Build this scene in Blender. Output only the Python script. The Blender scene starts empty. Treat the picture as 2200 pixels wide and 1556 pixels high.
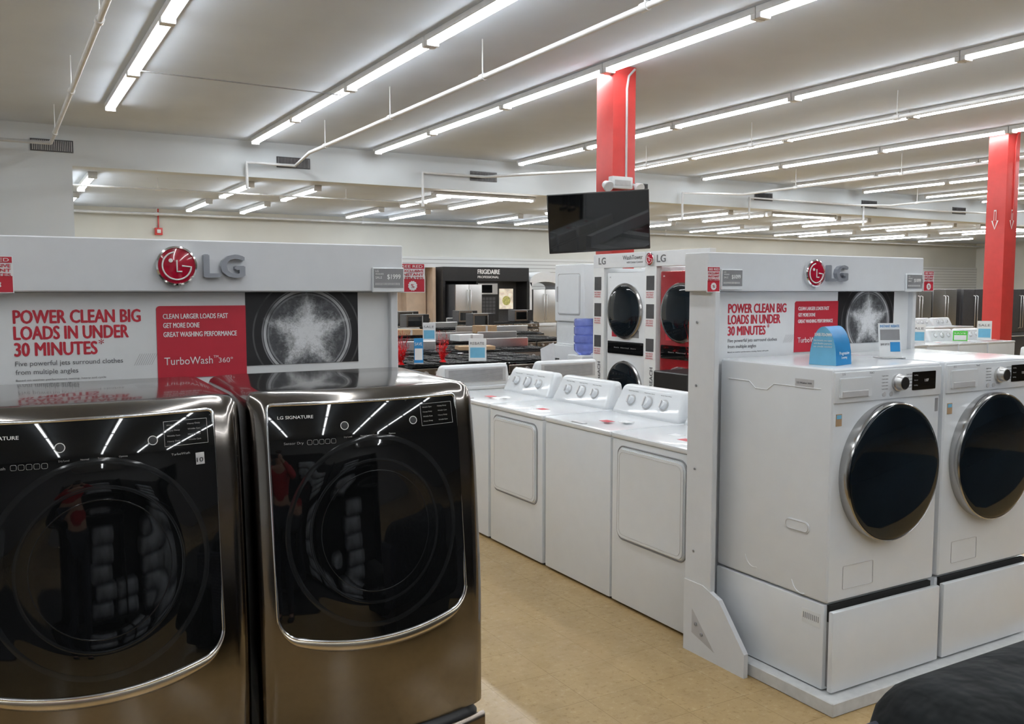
import bpy, bmesh, math, random
from mathutils import Vector, Matrix, Euler
random.seed(7)
D=bpy.data
COL=bpy.context.scene.collection
R90=math.pi/2
bpy.context.scene.view_settings.view_transform='Standard'

# ------------------------------------------------------------ materials
def new_mat(name):
    m=D.materials.new(name); m.use_nodes=True
    nt=m.node_tree; b=nt.nodes.get("Principled BSDF")
    return m,nt,b
def mat(name,col,rough=.5,metal=0.,ns=30.,na=.06,bump=0.,coat=0.,emis=0.,spec=.5,trans=0.,bd=.01):
    m,nt,b=new_mat(name)
    tc=nt.nodes.new("ShaderNodeTexCoord"); n=nt.nodes.new("ShaderNodeTexNoise")
    n.inputs["Scale"].default_value=ns; n.inputs["Detail"].default_value=3
    nt.links.new(tc.outputs["Object"],n.inputs["Vector"])
    r=nt.nodes.new("ShaderNodeMapRange")
    r.inputs["From Min"].default_value=.3; r.inputs["From Max"].default_value=.7
    r.inputs["To Min"].default_value=1-na; r.inputs["To Max"].default_value=1+na
    nt.links.new(n.outputs["Fac"],r.inputs["Value"])
    mx=nt.nodes.new("ShaderNodeVectorMath"); mx.operation='SCALE'
    mx.inputs[0].default_value=col[:3]
    nt.links.new(r.outputs[0],mx.inputs["Scale"])
    nt.links.new(mx.outputs[0],b.inputs["Base Color"])
    b.inputs["Roughness"].default_value=rough; b.inputs["Metallic"].default_value=metal
    b.inputs["Coat Weight"].default_value=coat; b.inputs["Specular IOR Level"].default_value=spec
    b.inputs["Transmission Weight"].default_value=trans
    if emis>0:
        b.inputs["Emission Color"].default_value=(*col[:3],1); b.inputs["Emission Strength"].default_value=emis
    if bump>0:
        bp=nt.nodes.new("ShaderNodeBump"); bp.inputs["Strength"].default_value=bump; bp.inputs["Distance"].default_value=bd
        nt.links.new(n.outputs["Fac"],bp.inputs["Height"]); nt.links.new(bp.outputs[0],b.inputs["Normal"])
    return m
class NB:
    def __init__(s,nt): s.nt=nt
    def m(s,op,a,b=None,c=None):
        n=s.nt.nodes.new("ShaderNodeMath"); n.operation=op
        for i,x in enumerate((a,b,c)):
            if x is None: continue
            if isinstance(x,(int,float)): n.inputs[i].default_value=x
            else: s.nt.links.new(x,n.inputs[i])
        return n.outputs[0]
    def ss(s,x,a,b):
        n=s.nt.nodes.new("ShaderNodeMapRange"); n.interpolation_type='SMOOTHSTEP'
        n.inputs["From Min"].default_value=a; n.inputs["From Max"].default_value=b
        s.nt.links.new(x,n.inputs["Value"]); return n.outputs[0]
    def mix(s,f,a,b):
        n=s.nt.nodes.new("ShaderNodeMix"); n.data_type='RGBA'
        if isinstance(f,(int,float)): n.inputs[0].default_value=f
        else: s.nt.links.new(f,n.inputs[0])
        for i,x in ((6,a),(7,b)):
            if isinstance(x,tuple): n.inputs[i].default_value=(*x[:3],1)
            else: s.nt.links.new(x,n.inputs[i])
        return n.outputs[2]

white=mat("white_enamel",(.76,.79,.82),.22,0,12,.012,coat=.3)
whitepl=mat("white_plastic",(.74,.77,.79),.4,0,20,.02)
panelw=mat("white_display_board",(.70,.72,.745),.45,0,15,.015)
printw=mat("printed_board",(.78,.80,.81),.5,0,15,.015)
redp=mat("red_print",(.50,.02,.04),.45,0,20,.03)
redcol=mat("red_column_paint",(.58,.05,.045),.42,0,8,.05)
redgl=mat("red_gloss",(.42,.006,.03),.12,0,20,.05,coat=1.)
redmet=mat("red_metal_enamel",(.32,.008,.015),.2,.3,20,.05,coat=.6)
redfoil=mat("red_foil",(.75,.01,.015),.2,.7,20,.1)
chrome=mat("chrome",(.78,.78,.79),.12,1,20,.02)
lipm=mat("chrome_floor_tint",(.62,.56,.47),.26,1,30,.03)  # chrome lip: warm floor reflection put into the base colour
rimm=mat("dark_chrome",(.42,.415,.41),.18,1,20,.02)
greym=mat("grey_metal_letters",(.33,.35,.39),.35,.35,20,.04)
silver=mat("stainless_steel",(.60,.60,.60),.36,1,60,.05)
dsteel=mat("dark_stainless",(.20,.183,.167),.14,1,60,.03,coat=.4)
dsteel2=mat("brown_stainless",(.24,.205,.175),.27,1,60,.04)
bglass=mat("black_glass",(.004,.0045,.005),.03,0,20,.1,coat=.2)
gring=mat("smoked_ring",(.011,.012,.013),.08,0,20,.1)
bdoor=mat("dark_door_glass",(.004,.008,.012),.04,0,6,.4,coat=0,spec=.4)
black=mat("black_plastic",(.015,.015,.016),.35,0,20,.1)
blackm=mat("black_matte",(.012,.012,.012),.8,0,20,.1)
dgrey=mat("dark_grey",(.07,.07,.075),.4,0,20,.1)
mgrey=mat("mid_grey",(.25,.25,.26),.5,0,20,.08)
lgrey=mat("light_grey",(.5,.5,.51),.5,0,20,.05)
pipew=mat("white_pipe_paint",(.66,.67,.68),.4,0,8,.06)
housem=mat("light_housing",(.66,.67,.68),.4,0,8,.05)
bluem=mat("blue_card",(.02,.24,.55),.4,0,20,.05)
blue2=mat("light_blue_card",(.16,.45,.66),.4,0,20,.05)
jugm=mat("blue_water_jug",(.25,.32,.80),.08,0,10,.2,trans=.6)
greenm=mat("green_carton",(.08,.55,.06),.5,0,20,.05)
cardb=mat("cardboard",(.42,.28,.16),.8,0,20,.1)
beige=mat("beige_cabinet",(.60,.46,.34),.6,0,4,.08)
brownglass=mat("brown_glass",(.12,.06,.03),.2)
txtd=mat("grey_ink",(.14,.14,.15),.6,0,20,.03)
txtw=mat("white_ink",(.85,.85,.85),.5,0,20,.02)
txtdim=mat("dim_white_ink",(.30,.30,.30),.5,0,20,.02)
foodm=mat("lit_food_screen",(.62,.55,.45),.4,0,5,.7,emis=.6)
saladm=mat("salad_green",(.35,.33,.10),.5,0,20,.6,emis=.4)
leather=mat("black_upholstery",(.010,.012,.013),.8,0,7,.5,bump=.8,spec=.2,bd=.05)
dotm,_nt,_b=new_mat("dotted_navy_fabric")
_v=_nt.nodes.new("ShaderNodeTexVoronoi"); _v.inputs["Scale"].default_value=60; _v.inputs["Randomness"].default_value=.2
_tc=_nt.nodes.new("ShaderNodeTexCoord"); _nt.links.new(_tc.outputs["Object"],_v.inputs["Vector"])
_N=NB(_nt); _nt.links.new(_N.mix(_N.m('LESS_THAN',_v.outputs["Distance"],.2),(.012,.014,.03),(.3,.3,.35)),_b.inputs["Base Color"]); _b.inputs["Roughness"].default_value=.8
skinm=mat("skin",(.55,.33,.24),.5,0,20,.06)
redshirt=mat("red_cloth",(.50,.025,.035),.8,0,40,.15)
darkcloth=mat("dark_denim",(.02,.025,.04),.8,0,40,.15)
hairm=mat("brown_hair",(.04,.025,.015),.6,0,60,.3)
bagm=mat("grey_packaging",(.34,.36,.40),.35,0,4,.7)
absorber=mat("dark_absorber",(.016,.016,.018),.95,0,60,.4)
tubem,_nt,_b=new_mat("tube_emission")
_b.inputs["Emission Color"].default_value=(.95,.98,1,1); _b.inputs["Emission Strength"].default_value=32
_b.inputs["Base Color"].default_value=(.9,.9,.9,1)

def floor_mat():
    m,nt,b=new_mat("tan_vinyl_tiles"); N=NB(nt)
    tc=nt.nodes.new("ShaderNodeTexCoord")
    br=nt.nodes.new("ShaderNodeTexBrick"); br.offset=0; br.squash=1
    br.inputs["Scale"].default_value=1; br.inputs["Brick Width"].default_value=.305; br.inputs["Row Height"].default_value=.305
    br.inputs["Mortar Size"].default_value=.0016; br.inputs["Bias"].default_value=0
    br.inputs["Color1"].default_value=(.395,.270,.122,1); br.inputs["Color2"].default_value=(.42,.288,.132,1); br.inputs["Mortar"].default_value=(.29,.195,.088,1)
    nt.links.new(tc.outputs["Object"],br.inputs["Vector"])
    def noise(s,d,r):
        n=nt.nodes.new("ShaderNodeTexNoise"); n.inputs["Scale"].default_value=s; n.inputs["Detail"].default_value=d; n.inputs["Roughness"].default_value=r
        nt.links.new(tc.outputs["Object"],n.inputs["Vector"]); return n.outputs["Fac"]
    n=noise(30,6,.7); n3=noise(5,7,.72)
    c=N.mix(N.m('MULTIPLY',N.ss(n,.54,.66),.5),br.outputs["Color"],(.22,.14,.058))
    c=N.mix(N.m('MULTIPLY',N.m('SUBTRACT',1.,N.ss(n,.34,.46)),.35),c,(.56,.43,.24))
    c=N.mix(N.m('MULTIPLY',N.ss(n3,.42,.68),.34),c,(.28,.185,.08))
    nt.links.new(c,b.inputs["Base Color"])
    b.inputs["Roughness"].default_value=.22
    return m
floorm=floor_mat()
ceilm=mat("grey_painted_ceiling",(.585,.65,.745),.85,0,1.2,.03)
wallm=mat("cream_wall_paint",(.62,.62,.575),.7,0,1,.03)
wallg=mat("offwhite_wall_paint",(.60,.64,.67),.7,0,1,.03)
def slat_mat():
    m,nt,b=new_mat("white_slatwall"); N=NB(nt)
    tc=nt.nodes.new("ShaderNodeTexCoord"); sp=nt.nodes.new("ShaderNodeSeparateXYZ"); nt.links.new(tc.outputs["Object"],sp.inputs[0])
    f=N.m('FRACT',N.m('MULTIPLY',sp.outputs[2],8.)); g=N.m('LESS_THAN',f,.16)
    nt.links.new(N.mix(g,(.70,.71,.70),(.35,.35,.34)),b.inputs["Base Color"]); b.inputs["Roughness"].default_value=.6
    return m
slatm=slat_mat()
def star_mat():
    m,nt,b=new_mat("water_jets_photo_print"); N=NB(nt)
    tc=nt.nodes.new("ShaderNodeTexCoord"); sp=nt.nodes.new("ShaderNodeSeparateXYZ"); nt.links.new(tc.outputs["Object"],sp.inputs[0])
    x=N.m('SUBTRACT',sp.outputs[0],.015); z=N.m('ADD',sp.outputs[2],.022)
    r=N.m('SQRT',N.m('ADD',N.m('MULTIPLY',x,x),N.m('MULTIPLY',z,z)))
    th0=N.m('ARCTAN2',z,x)
    th=N.m('SUBTRACT',th0,math.pi/2)
    # straight-sided five-pointed spray outline
    fold=N.m('PINGPONG',N.m('ADD',th,math.pi*4),math.pi/5)      # 0 at points, pi/5 at notches
    Rs=N.m('DIVIDE',.0640,N.m('SINE',N.m('ADD',fold,.43)))
    def noise(sc,det,ro,vec=None):
        no=nt.nodes.new("ShaderNodeTexNoise"); no.inputs["Scale"].default_value=sc; no.inputs["Detail"].default_value=det; no.inputs["Roughness"].default_value=ro
        nt.links.new(vec or tc.outputs["Object"],no.inputs["Vector"]); return no.outputs["Fac"]
    cb=nt.nodes.new("ShaderNodeCombineXYZ")
    nt.links.new(N.m('COSINE',th0),cb.inputs[0]); nt.links.new(N.m('SINE',th0),cb.inputs[1]); nt.links.new(N.m('MULTIPLY',r,4.),cb.inputs[2])
    streak=noise(16,6,.75,cb.outputs[0])
    cloud=noise(30,9,.75)
    fine=noise(190,4,.8)
    R=N.m('ADD',Rs,N.m('ADD',N.m('MULTIPLY',N.m('SUBTRACT',streak,.5),.09),N.m('MULTIPLY',N.m('SUBTRACT',cloud,.5),.08)))
    s=N.ss(N.m('SUBTRACT',R,r),-.040,.050)
    tex=N.m('ADD',N.m('MULTIPLY',N.ss(cloud,.32,.64),.5),N.m('MULTIPLY',N.ss(fine,.38,.64),.5))
    core=N.m('SUBTRACT',1.,N.ss(r,.01,.12))
    s=N.m('MULTIPLY',s,N.m('MINIMUM',.95,N.m('ADD',N.m('ADD',N.m('MULTIPLY',tex,.65),.18),N.m('MULTIPLY',core,.5))))
    inner=N.m('SUBTRACT',1.,N.ss(r,.152,.158))
    c=N.mix(N.m('MULTIPLY',inner,.7),(.012,.012,.014),(.085,.09,.098))
    vo=nt.nodes.new("ShaderNodeTexVoronoi"); vo.inputs["Scale"].default_value=75; vo.inputs["Randomness"].default_value=.1
    nt.links.new(tc.outputs["Object"],vo.inputs["Vector"])
    holes=N.m('MULTIPLY',N.m('MULTIPLY',N.m('LESS_THAN',vo.outputs["Distance"],.3),inner),N.ss(r,.07,.12))
    c=N.mix(N.m('MULTIPLY',holes,.6),c,(.015,.015,.018))
    swirl=N.m('MULTIPLY',N.ss(cloud,.45,.65),inner)
    c=N.mix(N.m('MULTIPLY',swirl,.3),c,(.3,.31,.33))
    for r0,wd,st,cc in((.162,.004,.85,(.55,.56,.58)),(.172,.0015,.5,(.4,.4,.42)),(.150,.002,.5,(.35,.36,.38)),(.205,.002,.25,(.3,.3,.3))):
        rg=N.m('MULTIPLY',N.ss(r,r0-wd-.002,r0-wd),N.m('SUBTRACT',1.,N.ss(r,r0+wd,r0+wd+.002)))
        rg=N.m('MULTIPLY',rg,N.ss(noise(7,2,.5),.3,.55))
        c=N.mix(N.m('MULTIPLY',rg,st),c,cc)
    c=N.mix(s,c,(.80,.82,.84))
    nt.links.new(c,b.inputs["Base Color"]); b.inputs["Roughness"].default_value=.4
    return m
starm=star_mat()

# ------------------------------------------------------------ helpers
def finish(ob,parent=None,loc=None,rot=None,m=None,smooth=False,lab=None,cat=None,kind=None,group=None):
    COL.objects.link(ob)
    if m: ob.data.materials.clear(); ob.data.materials.append(m)
    if smooth: ob.data.polygons.foreach_set("use_smooth",[True]*len(ob.data.polygons))
    if parent: ob.parent=parent
    if loc: ob.location=loc
    if rot: ob.rotation_euler=rot
    if lab: ob["label"]=lab
    if cat: ob["category"]=cat
    if kind: ob["kind"]=kind
    if group: ob["group"]=group
    return ob
def mesh(name,verts,faces,m,smooth=False,**k):
    me=D.meshes.new(name); me.from_pydata([tuple(v) for v in verts],[],faces); me.update()
    bm=bmesh.new(); bm.from_mesh(me); bmesh.ops.recalc_face_normals(bm,faces=bm.faces); bm.to_mesh(me); bm.free()
    return finish(D.objects.new(name,me),m=m,smooth=smooth,**k)
def box(name,b,m,bev=0.,seg=2,smooth=None,fn=None,**k):
    x0,x1,y0,y1,z0,z1=b
    bm=bmesh.new(); bmesh.ops.create_cube(bm,size=1)
    for v in bm.verts:
        v.co=Vector(((x0+x1)/2+v.co.x*(x1-x0),(y0+y1)/2+v.co.y*(y1-y0),(z0+z1)/2+v.co.z*(z1-z0)))
        if fn: v.co=Vector(fn(*v.co))
    if bev>0: bmesh.ops.bevel(bm,geom=list(bm.edges),offset=bev,segments=seg,affect='EDGES',profile=.6)
    me=D.meshes.new(name); bm.to_mesh(me); bm.free()
    ob=finish(D.objects.new(name,me),m=m,**k)
    if bev>0:
        me.polygons.foreach_set("use_smooth",[True]*len(me.polygons))
        try: me.set_sharp_from_angle(angle=math.radians(35))
        except Exception: pass
    return ob
def empty(name,loc,rz=0,lab=None,cat=None,group=None):
    e=D.objects.new(name,None); e.empty_display_size=.1; COL.objects.link(e); e.location=loc; e.rotation_euler=(0,0,rz)
    if lab: e["label"]=lab
    if cat: e["category"]=cat
    if group: e["group"]=group
    return e
def lathe(name,prof,m,n=32,smooth=True,**k):
    """prof list of (radius, outward) revolved about -Y axis"""
    vs=[];fs=[]
    for r,h in prof:
        for i in range(n):
            a=2*math.pi*i/n; vs.append((r*math.cos(a),-h,r*math.sin(a)))
    for j in range(len(prof)-1):
        for i in range(n):
            a=j*n+i;b2=j*n+(i+1)%n; fs.append((a,b2,b2+n,a+n))
    if prof[0][0]>1e-5: fs.append(tuple(range(n)))
    if prof[-1][0]>1e-5: fs.append(tuple((len(prof)-1)*n+i for i in range(n)))
    ob=mesh(name,vs,fs,m,smooth,**k)
    try: ob.data.set_sharp_from_angle(angle=math.radians(40))
    except Exception: pass
    return ob
def conv(tmp,name):
    bpy.context.view_layer.update(); dg=bpy.context.evaluated_depsgraph_get()
    me=D.meshes.new_from_object(tmp.evaluated_get(dg)); me.name=name
    c=tmp.data; D.objects.remove(tmp)
    if isinstance(c,bpy.types.Curve): D.curves.remove(c)
    return me
def tube(name,pts,r,m,cyc=False,res=3,**k):
    c=D.curves.new(name,'CURVE'); c.dimensions='3D'; c.bevel_depth=r; c.bevel_resolution=res; c.use_fill_caps=True
    s=c.splines.new('POLY'); s.points.add(len(pts)-1)
    for p,q in zip(s.points,pts): p.co=(*q,1)
    s.use_cyclic_u=cyc
    t=D.objects.new("tmp",c); COL.objects.link(t)
    me=conv(t,name)
    return finish(D.objects.new(name,me),m=m,smooth=True,**k)
def text(body,cap,m,loc,parent=None,width=None,rot=(R90,0,0),ext=.0004,bold=0.,align='LEFT',name="lettering",lab=None,sp=1.):
    c=D.curves.new(name,'FONT'); c.body=body; c.size=cap/.70; c.extrude=ext; c.align_x=align; c.space_line=sp
    c.resolution_u=3
    t=D.objects.new("tmp",c); COL.objects.link(t); me=conv(t,name)
    xs=[v.co.x for v in me.vertices]
    if width and xs:
        w=max(xs)-min(xs); s=width/w; x0=min(xs) if align=='LEFT' else 0
        for v in me.vertices: v.co.x=(v.co.x-x0)*s
    if bold>0:   # embolden the strokes by joining slightly shifted copies of the same letters
        V=[v.co.copy() for v in me.vertices]; F=[tuple(p.vertices) for p in me.polygons]; n=len(V)
        vs=[];fs=[]
        for i,(dx,dz) in enumerate(((0,0),(bold,0),(-bold,0),(0,bold*.6),(0,-bold*.6))):
            vs+=[(v.x+dx,v.y+dz,v.z+i*.00003) for v in V]; fs+=[tuple(q+i*n for q in f) for f in F]
        me2=D.meshes.new(name); me2.from_pydata(vs,[],fs); me2.update(); D.meshes.remove(me); me=me2
    return finish(D.objects.new(name,me),parent=parent,loc=loc,rot=rot,m=m,lab=lab)
def dup(root,loc,rz=None,lab=None,group=None):
    n=root.copy(); COL.objects.link(n); n.location=loc
    if rz is not None: n.rotation_euler=(0,0,rz)
    if lab: n["label"]=lab
    if group: n["group"]=group; root["group"]=group
    def rec(o,p):
        for ch in list(o.children):
            c=ch.copy(); COL.objects.link(c); c.parent=p; rec(ch,c)
    rec(root,n); return n
def rr(x0,x1,z0,z1,r,n=5):
    P=[]
    for cx,cz,a0 in ((x1-r,z1-r,0),(x0+r,z1-r,90),(x0+r,z0+r,180),(x1-r,z0+r,270)):
        for i in range(n+1):
            a=math.radians(a0+90*i/n); P.append((cx+r*math.cos(a),cz+r*math.sin(a)))
    return P
def plate(name,P,y0,y1,m,bev=0.,**k):
    """extrude XZ outline between y0(front) and y1"""
    n=len(P)
    vs=[(x,y0,z) for x,z in P]+[(x,y1,z) for x,z in P]
    fs=[tuple(range(n)),tuple(range(2*n-1,n-1,-1))]+[(i,(i+1)%n,(i+1)%n+n,i+n) for i in range(n)]
    ob=mesh(name,vs,fs,m,**k)
    if bev>0:
        bm=bmesh.new(); bm.from_mesh(ob.data)
        es=[e for e in bm.edges if abs(e.verts[0].co.y-y0)<1e-6 and abs(e.verts[1].co.y-y0)<1e-6]
        bmesh.ops.bevel(bm,geom=es,offset=bev,segments=2,affect='EDGES'); bm.to_mesh(ob.data); bm.free()
    return ob

# ------------------------------------------------------------ camera
cam=D.cameras.new("camera"); co=D.objects.new("camera",cam); COL.objects.link(co)
cam.sensor_width=36; cam.lens=36*1925/2200; cam.clip_start=.05; cam.clip_end=200
co.location=(0,0,1.75); co.rotation_euler=(math.radians(90-4.577),0,math.radians(-30.03))
bpy.context.scene.camera=co
w=D.worlds.new("world"); bpy.context.scene.world=w; w.use_nodes=True
w.node_tree.nodes["Background"].inputs[0].default_value=(.8,.85,.9,1); w.node_tree.nodes["Background"].inputs[1].default_value=.35

# ------------------------------------------------------------ room
def S(name,b,m): return box(name,b,m,kind="structure")
X0,X1,Y0,Y1=-7,42,-13,27
S("floor",(X0,X1,Y0,Y1,-.1,0),floorm)
S("ceiling",(X0,X1,Y0,18.55,4.75,4.85),ceilm)
S("ceiling_rear",(1.36,X1,18.9,Y1,4.03,4.13),ceilm)
S("wall_back",(1.2,X1,Y1,Y1+.15,0,4.2),wallm)
S("wall_left",(X0-.15,X0,Y0,18.7,0,4.85),wallg)
S("wall_right",(X1,X1+.15,Y0,Y1+.15,0,4.85),wallm)
S("wall_front",(X0,X1,Y0-.15,Y0,0,4.85),mgrey)
S("wall_partition",(X0,1.36,18.5,18.9,0,4.85),wallg)
S("wall_rear_left",(1.2,1.36,18.9,Y1,0,4.1),wallm)
S("trim_1",(1.36,X1,18.5,18.9,4.03,4.85),wallg)
S("trim_2",(1.36,X1,26.93,Y1,0,2.85),slatm)

# ------------------------------------------------------------ fluorescent fixtures
def fixture():
    e=empty("fluorescent_light",(0,0,0),lab="long twin-tube fluorescent strip light fixed under the ceiling",cat="ceiling light",group="rows of fluorescent strip lights")
    L=1.30
    box("housing",(-.085,.085,-L-.07,L+.07,-.005,.07),housem,.008,1,parent=e)
    for x in(-.03,.03):
        n=6;vs=[]
        for y in(-L,L):
            for i in range(n):
                a=2*math.pi*i/n; vs.append((x+.0165*math.cos(a),y,-.03+.0165*math.sin(a)))
        fs=[(i,(i+1)%n,(i+1)%n+n,i+n) for i in range(n)]
        mesh("fluorescent_tube",vs,fs,tubem,True,parent=e)
    for s in(-1,1):
        box("lamp_socket",(-.08,.08,s*(L+.035)-.035,s*(L+.035)+.035,-.06,.03),housem,.006,1,parent=e)
    return e
fx=fixture(); first=True
def place_fx(x,y,z,rz=0):
    global first
    if first: fx.location=(x,y,z); fx.rotation_euler=(0,0,rz); first=False
    else: dup(fx,(x,y,z),rz)
rows=[-1.2,1.76,4.61,7.19,10.7,13.5,16.3,19.7,22.6,25.5,28.4,31.4,34.4,37.4]
for x in rows:
    end=16.0 if x<2 else 18.15
    k=0
    while True:
        yc=end-1.37-2.75*k
        k+=1
        if yc< (-11 if x<9 else x/1.95-4): break
        place_fx(x,yc,4.68)
for x in [1.76,4.77,6.22,9.35,10.75,13.8,15.2,18.3,19.7,22.8,24.2,27.2,28.6,31.7,33.1,36.2]:
    for yc in(20.55,24.7): place_fx(x,yc,3.96)
for x in(10.25,21.0,31.0): place_fx(x,19.02,3.96,R90)

# pipes
def pipe(pts,lab,r=.032,hang=(),zt=4.75,name="sprinkler_pipe"):
    p=tube(name,pts,r,pipew,lab=lab,cat="pipe")
    for x,y,z in hang:
        tube("hanger_rod",[(x,y,z),(x,y,zt)],.008,pipew,parent=p)
        tube("pipe_coupling",[(x,y-.05,z),(x,y+.05,z)] if zt>4.5 else [(x-.05,y,z),(x+.05,y,z)],r+.012,pipew,parent=p)
    return p
pipe([(5.2,-3,4.3),(5.2,16.5,4.3),(5.48,18.38,4.3),(4.5,18.38,4.3),(4.5,18.38,3.78)],"white painted sprinkler pipe hung on rods below the ceiling",hang=[(5.2,y,4.3) for y in(.5,3.5,6.6,9.7,12.6,15.6)])
pipe([(.98,-3,4.3),(.98,17.5,4.3),(.98,17.7,4.3),(-6.9,17.7,4.3)],"white painted pipe turning toward the side wall",hang=[(.98,y,4.3) for y in(3,6,9.5,13,16.5)])
pipe([(11.9,-1,4.35),(11.9,15.5,4.35),(9.9,18.38,4.35),(8.34,18.38,4.35),(8.34,18.38,3.6)],"white painted pipe dropping beside the bulkhead",hang=[(11.9,y,4.35) for y in(6,9,12,15)])
pipe([(17.4,4,4.3),(17.4,17.8,4.3),(15.8,18.38,4.3),(15.8,18.38,3.6)],"white painted pipe dropping beside the bulkhead",hang=[(17.4,y,4.3) for y in(9,13,16)])
pipe([(23.5,6,4.3),(23.5,17.9,4.3),(22.6,18.38,4.3),(18.2,18.38,4.3),(18.2,18.38,3.7)],"long white painted pipe with a drop",hang=[(23.5,y,4.3) for y in(10,14,17)])
pipe([(29,8,4.3),(29,18.1,4.3),(26,18.38,4.3),(22.9,18.38,4.3),(22.9,18.38,3.7)],"white painted pipe with a drop",hang=[(29,y,4.3) for y in(10,14,17)])
pipe([(1.4,26.5,3.85),(41.8,26.5,3.85)],"white pipe running high along the rear wall",.035,hang=[(x,26.5,3.85) for x in(4,10,16,22,28,34)],zt=4.03)
pipe([(1.4,19.6,3.8),(9,19.6,3.8)],"thin white conduit under the lower ceiling",.02,hang=[(x,19.6,3.8) for x in(3,7)],zt=4.03)
tube("ceiling_wire",[(1.8,12.85,4.62),(4.55,12.85,4.6)],.008,mgrey,lab="thin conduit strung between two rows of lights",cat="conduit")

# vents
for i,x in enumerate([.70,5.14,9.59,14.04,18.5,22.95,27.4,31.8]):
    e=empty("air_vent",(x+.34,18.5,4.37),lab="grey louvred air vent in the bulkhead face",cat="air vent",group="air vents in the bulkhead")
    box("vent_frame",(-.35,.35,-.02,0,-.11,.11),dgrey,.004,1,parent=e)
    vs=[];fs=[]
    for k in range(22):
        xx=-.32+k*.03; b=len(vs)
        vs+=[(xx,-.035,-.09),(xx+.012,-.02,-.09),(xx+.012,-.02,.09),(xx,-.035,.09)]; fs.append((b,b+1,b+2,b+3))
    mesh("louvres",vs,fs,lgrey,parent=e)

# fire alarm
e=empty("fire_alarm",(4.11,27,3.4),lab="red fire alarm box on the rear wall",cat="fire alarm")
box("alarm_box",(-.1,.1,-.1,0,-.1,.1),redcol,.01,parent=e)
box("strobe",(-.05,.05,-.13,-.1,-.05,.05),whitepl,.01,parent=e)
tube("conduit",[(0,-.04,.1),(0,-.04,.63)],.02,redcol,parent=e)

# ------------------------------------------------------------ columns
def column(x,y,lab,marks):
    e=empty("column",(x,y,0),lab=lab,cat="column")
    box("shaft",(-.19,.19,-.19,.19,0,4.75),redcol,.012,parent=e)
    tube("conduit",[(.03,-.2,3.2),(.03,-.2,4.45),(.06,-.2,4.62),(.16,-.2,4.72)],.016,redcol if marks else lgrey,parent=e)
    if marks:
        A=[(-.025,.18),(.025,.18),(.025,-.02),(.07,-.02),(0,-.19),(-.07,-.02),(-.025,-.02)]
        for rz,off in((0,(0,-.205,3.08)),(-R90,(-.205,0,3.08))):
            vs=[];fs=[];n=len(A)
            for sc in(1.,.6):
                for a,b in A: vs.append((a*sc,0,b*(1 if sc==1 else .86)))
            fs=[(i,(i+1)%n,(i+1)%n+n,i+n) for i in range(n)]
            mesh("arrow_mark",vs,fs,txtw,parent=e,loc=off,rot=(0,0,rz))
    return e
column(7.46,10.07,"bright red square column carrying the television",False)
column(16.64,10.22,"bright red square column with white outlined down arrows",True)
e=empty("emergency_light",(7.44,9.88,3.18),lab="white emergency light with two lamp heads on the red column",cat="emergency light")
box("case",(-.24,.10,-.1,0,-.07,.09),whitepl,.015,parent=e)
box("case_grille",(-.20,.06,-.104,-.1,-.03,.04),lgrey,0,parent=e)
for x in(-.32,.2):
    lathe("lamp_head",[(0.,0),(.05,.0),(.075,.09),(.07,.1),(0,.1)],whitepl,16,parent=e,loc=(x,-.04,-.02),rot=(math.radians(25),0,0))
    tube("arm",[(x*.7,-.05,0),(x,-.05,-.02)],.015,whitepl,parent=e)

# TV
tv=empty("television",(6.72,9.42,2.62),lab="large black flat television hung on the red column",cat="television")
tv.rotation_euler=Euler((math.radians(9),math.radians(-3.),math.radians(-33)),'XYZ')
box("frame",(-.645,.645,-.02,.03,-.375,.375),black,.01,parent=tv)
box("screen",(-.63,.63,-.024,-.019,-.35,.36),bglass,0,parent=tv)
box("bracket",(-.0,.25,.03,.40,-.1,.1),blackm,.01,parent=tv)

# ------------------------------------------------------------ display stand
def logo(e,cx,z,y):
    r=.0675
    lathe("emblem_rim",[(r-.004,0),(r,.004),(r,.022),(r-.006,.026),(r-.008,.02)],chrome,48,parent=e,loc=(cx,y,z))
    lathe("emblem_disc",[(r-.005,0.),(r-.006,.020),(r*.6,.024),(0.,.026)],redgl,48,parent=e,loc=(cx,y,z))
    yy=y-.0265; R=r*.70
    arc=[(cx+R*math.cos(math.radians(a)),yy+.001,z+R*math.sin(math.radians(a))) for a in range(100,361,8)]
    arc+=[(cx+R*.35,yy,z)]
    tube("emblem_ring_stroke",arc,.0028,txtw,parent=e,lab="white curved letter stroke")
    tube("emblem_nose_stroke",[(cx,yy,z+R*.42),(cx,yy,z-R*.42),(cx+R*.35,yy,z-R*.42)],.0028,txtw,parent=e,lab="white letter stroke")
    lathe("emblem_eye",[(.007,0),(.007,.002),(0,.003)],txtw,16,parent=e,loc=(cx-R*.42,yy+.001,z+R*.38))
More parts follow.
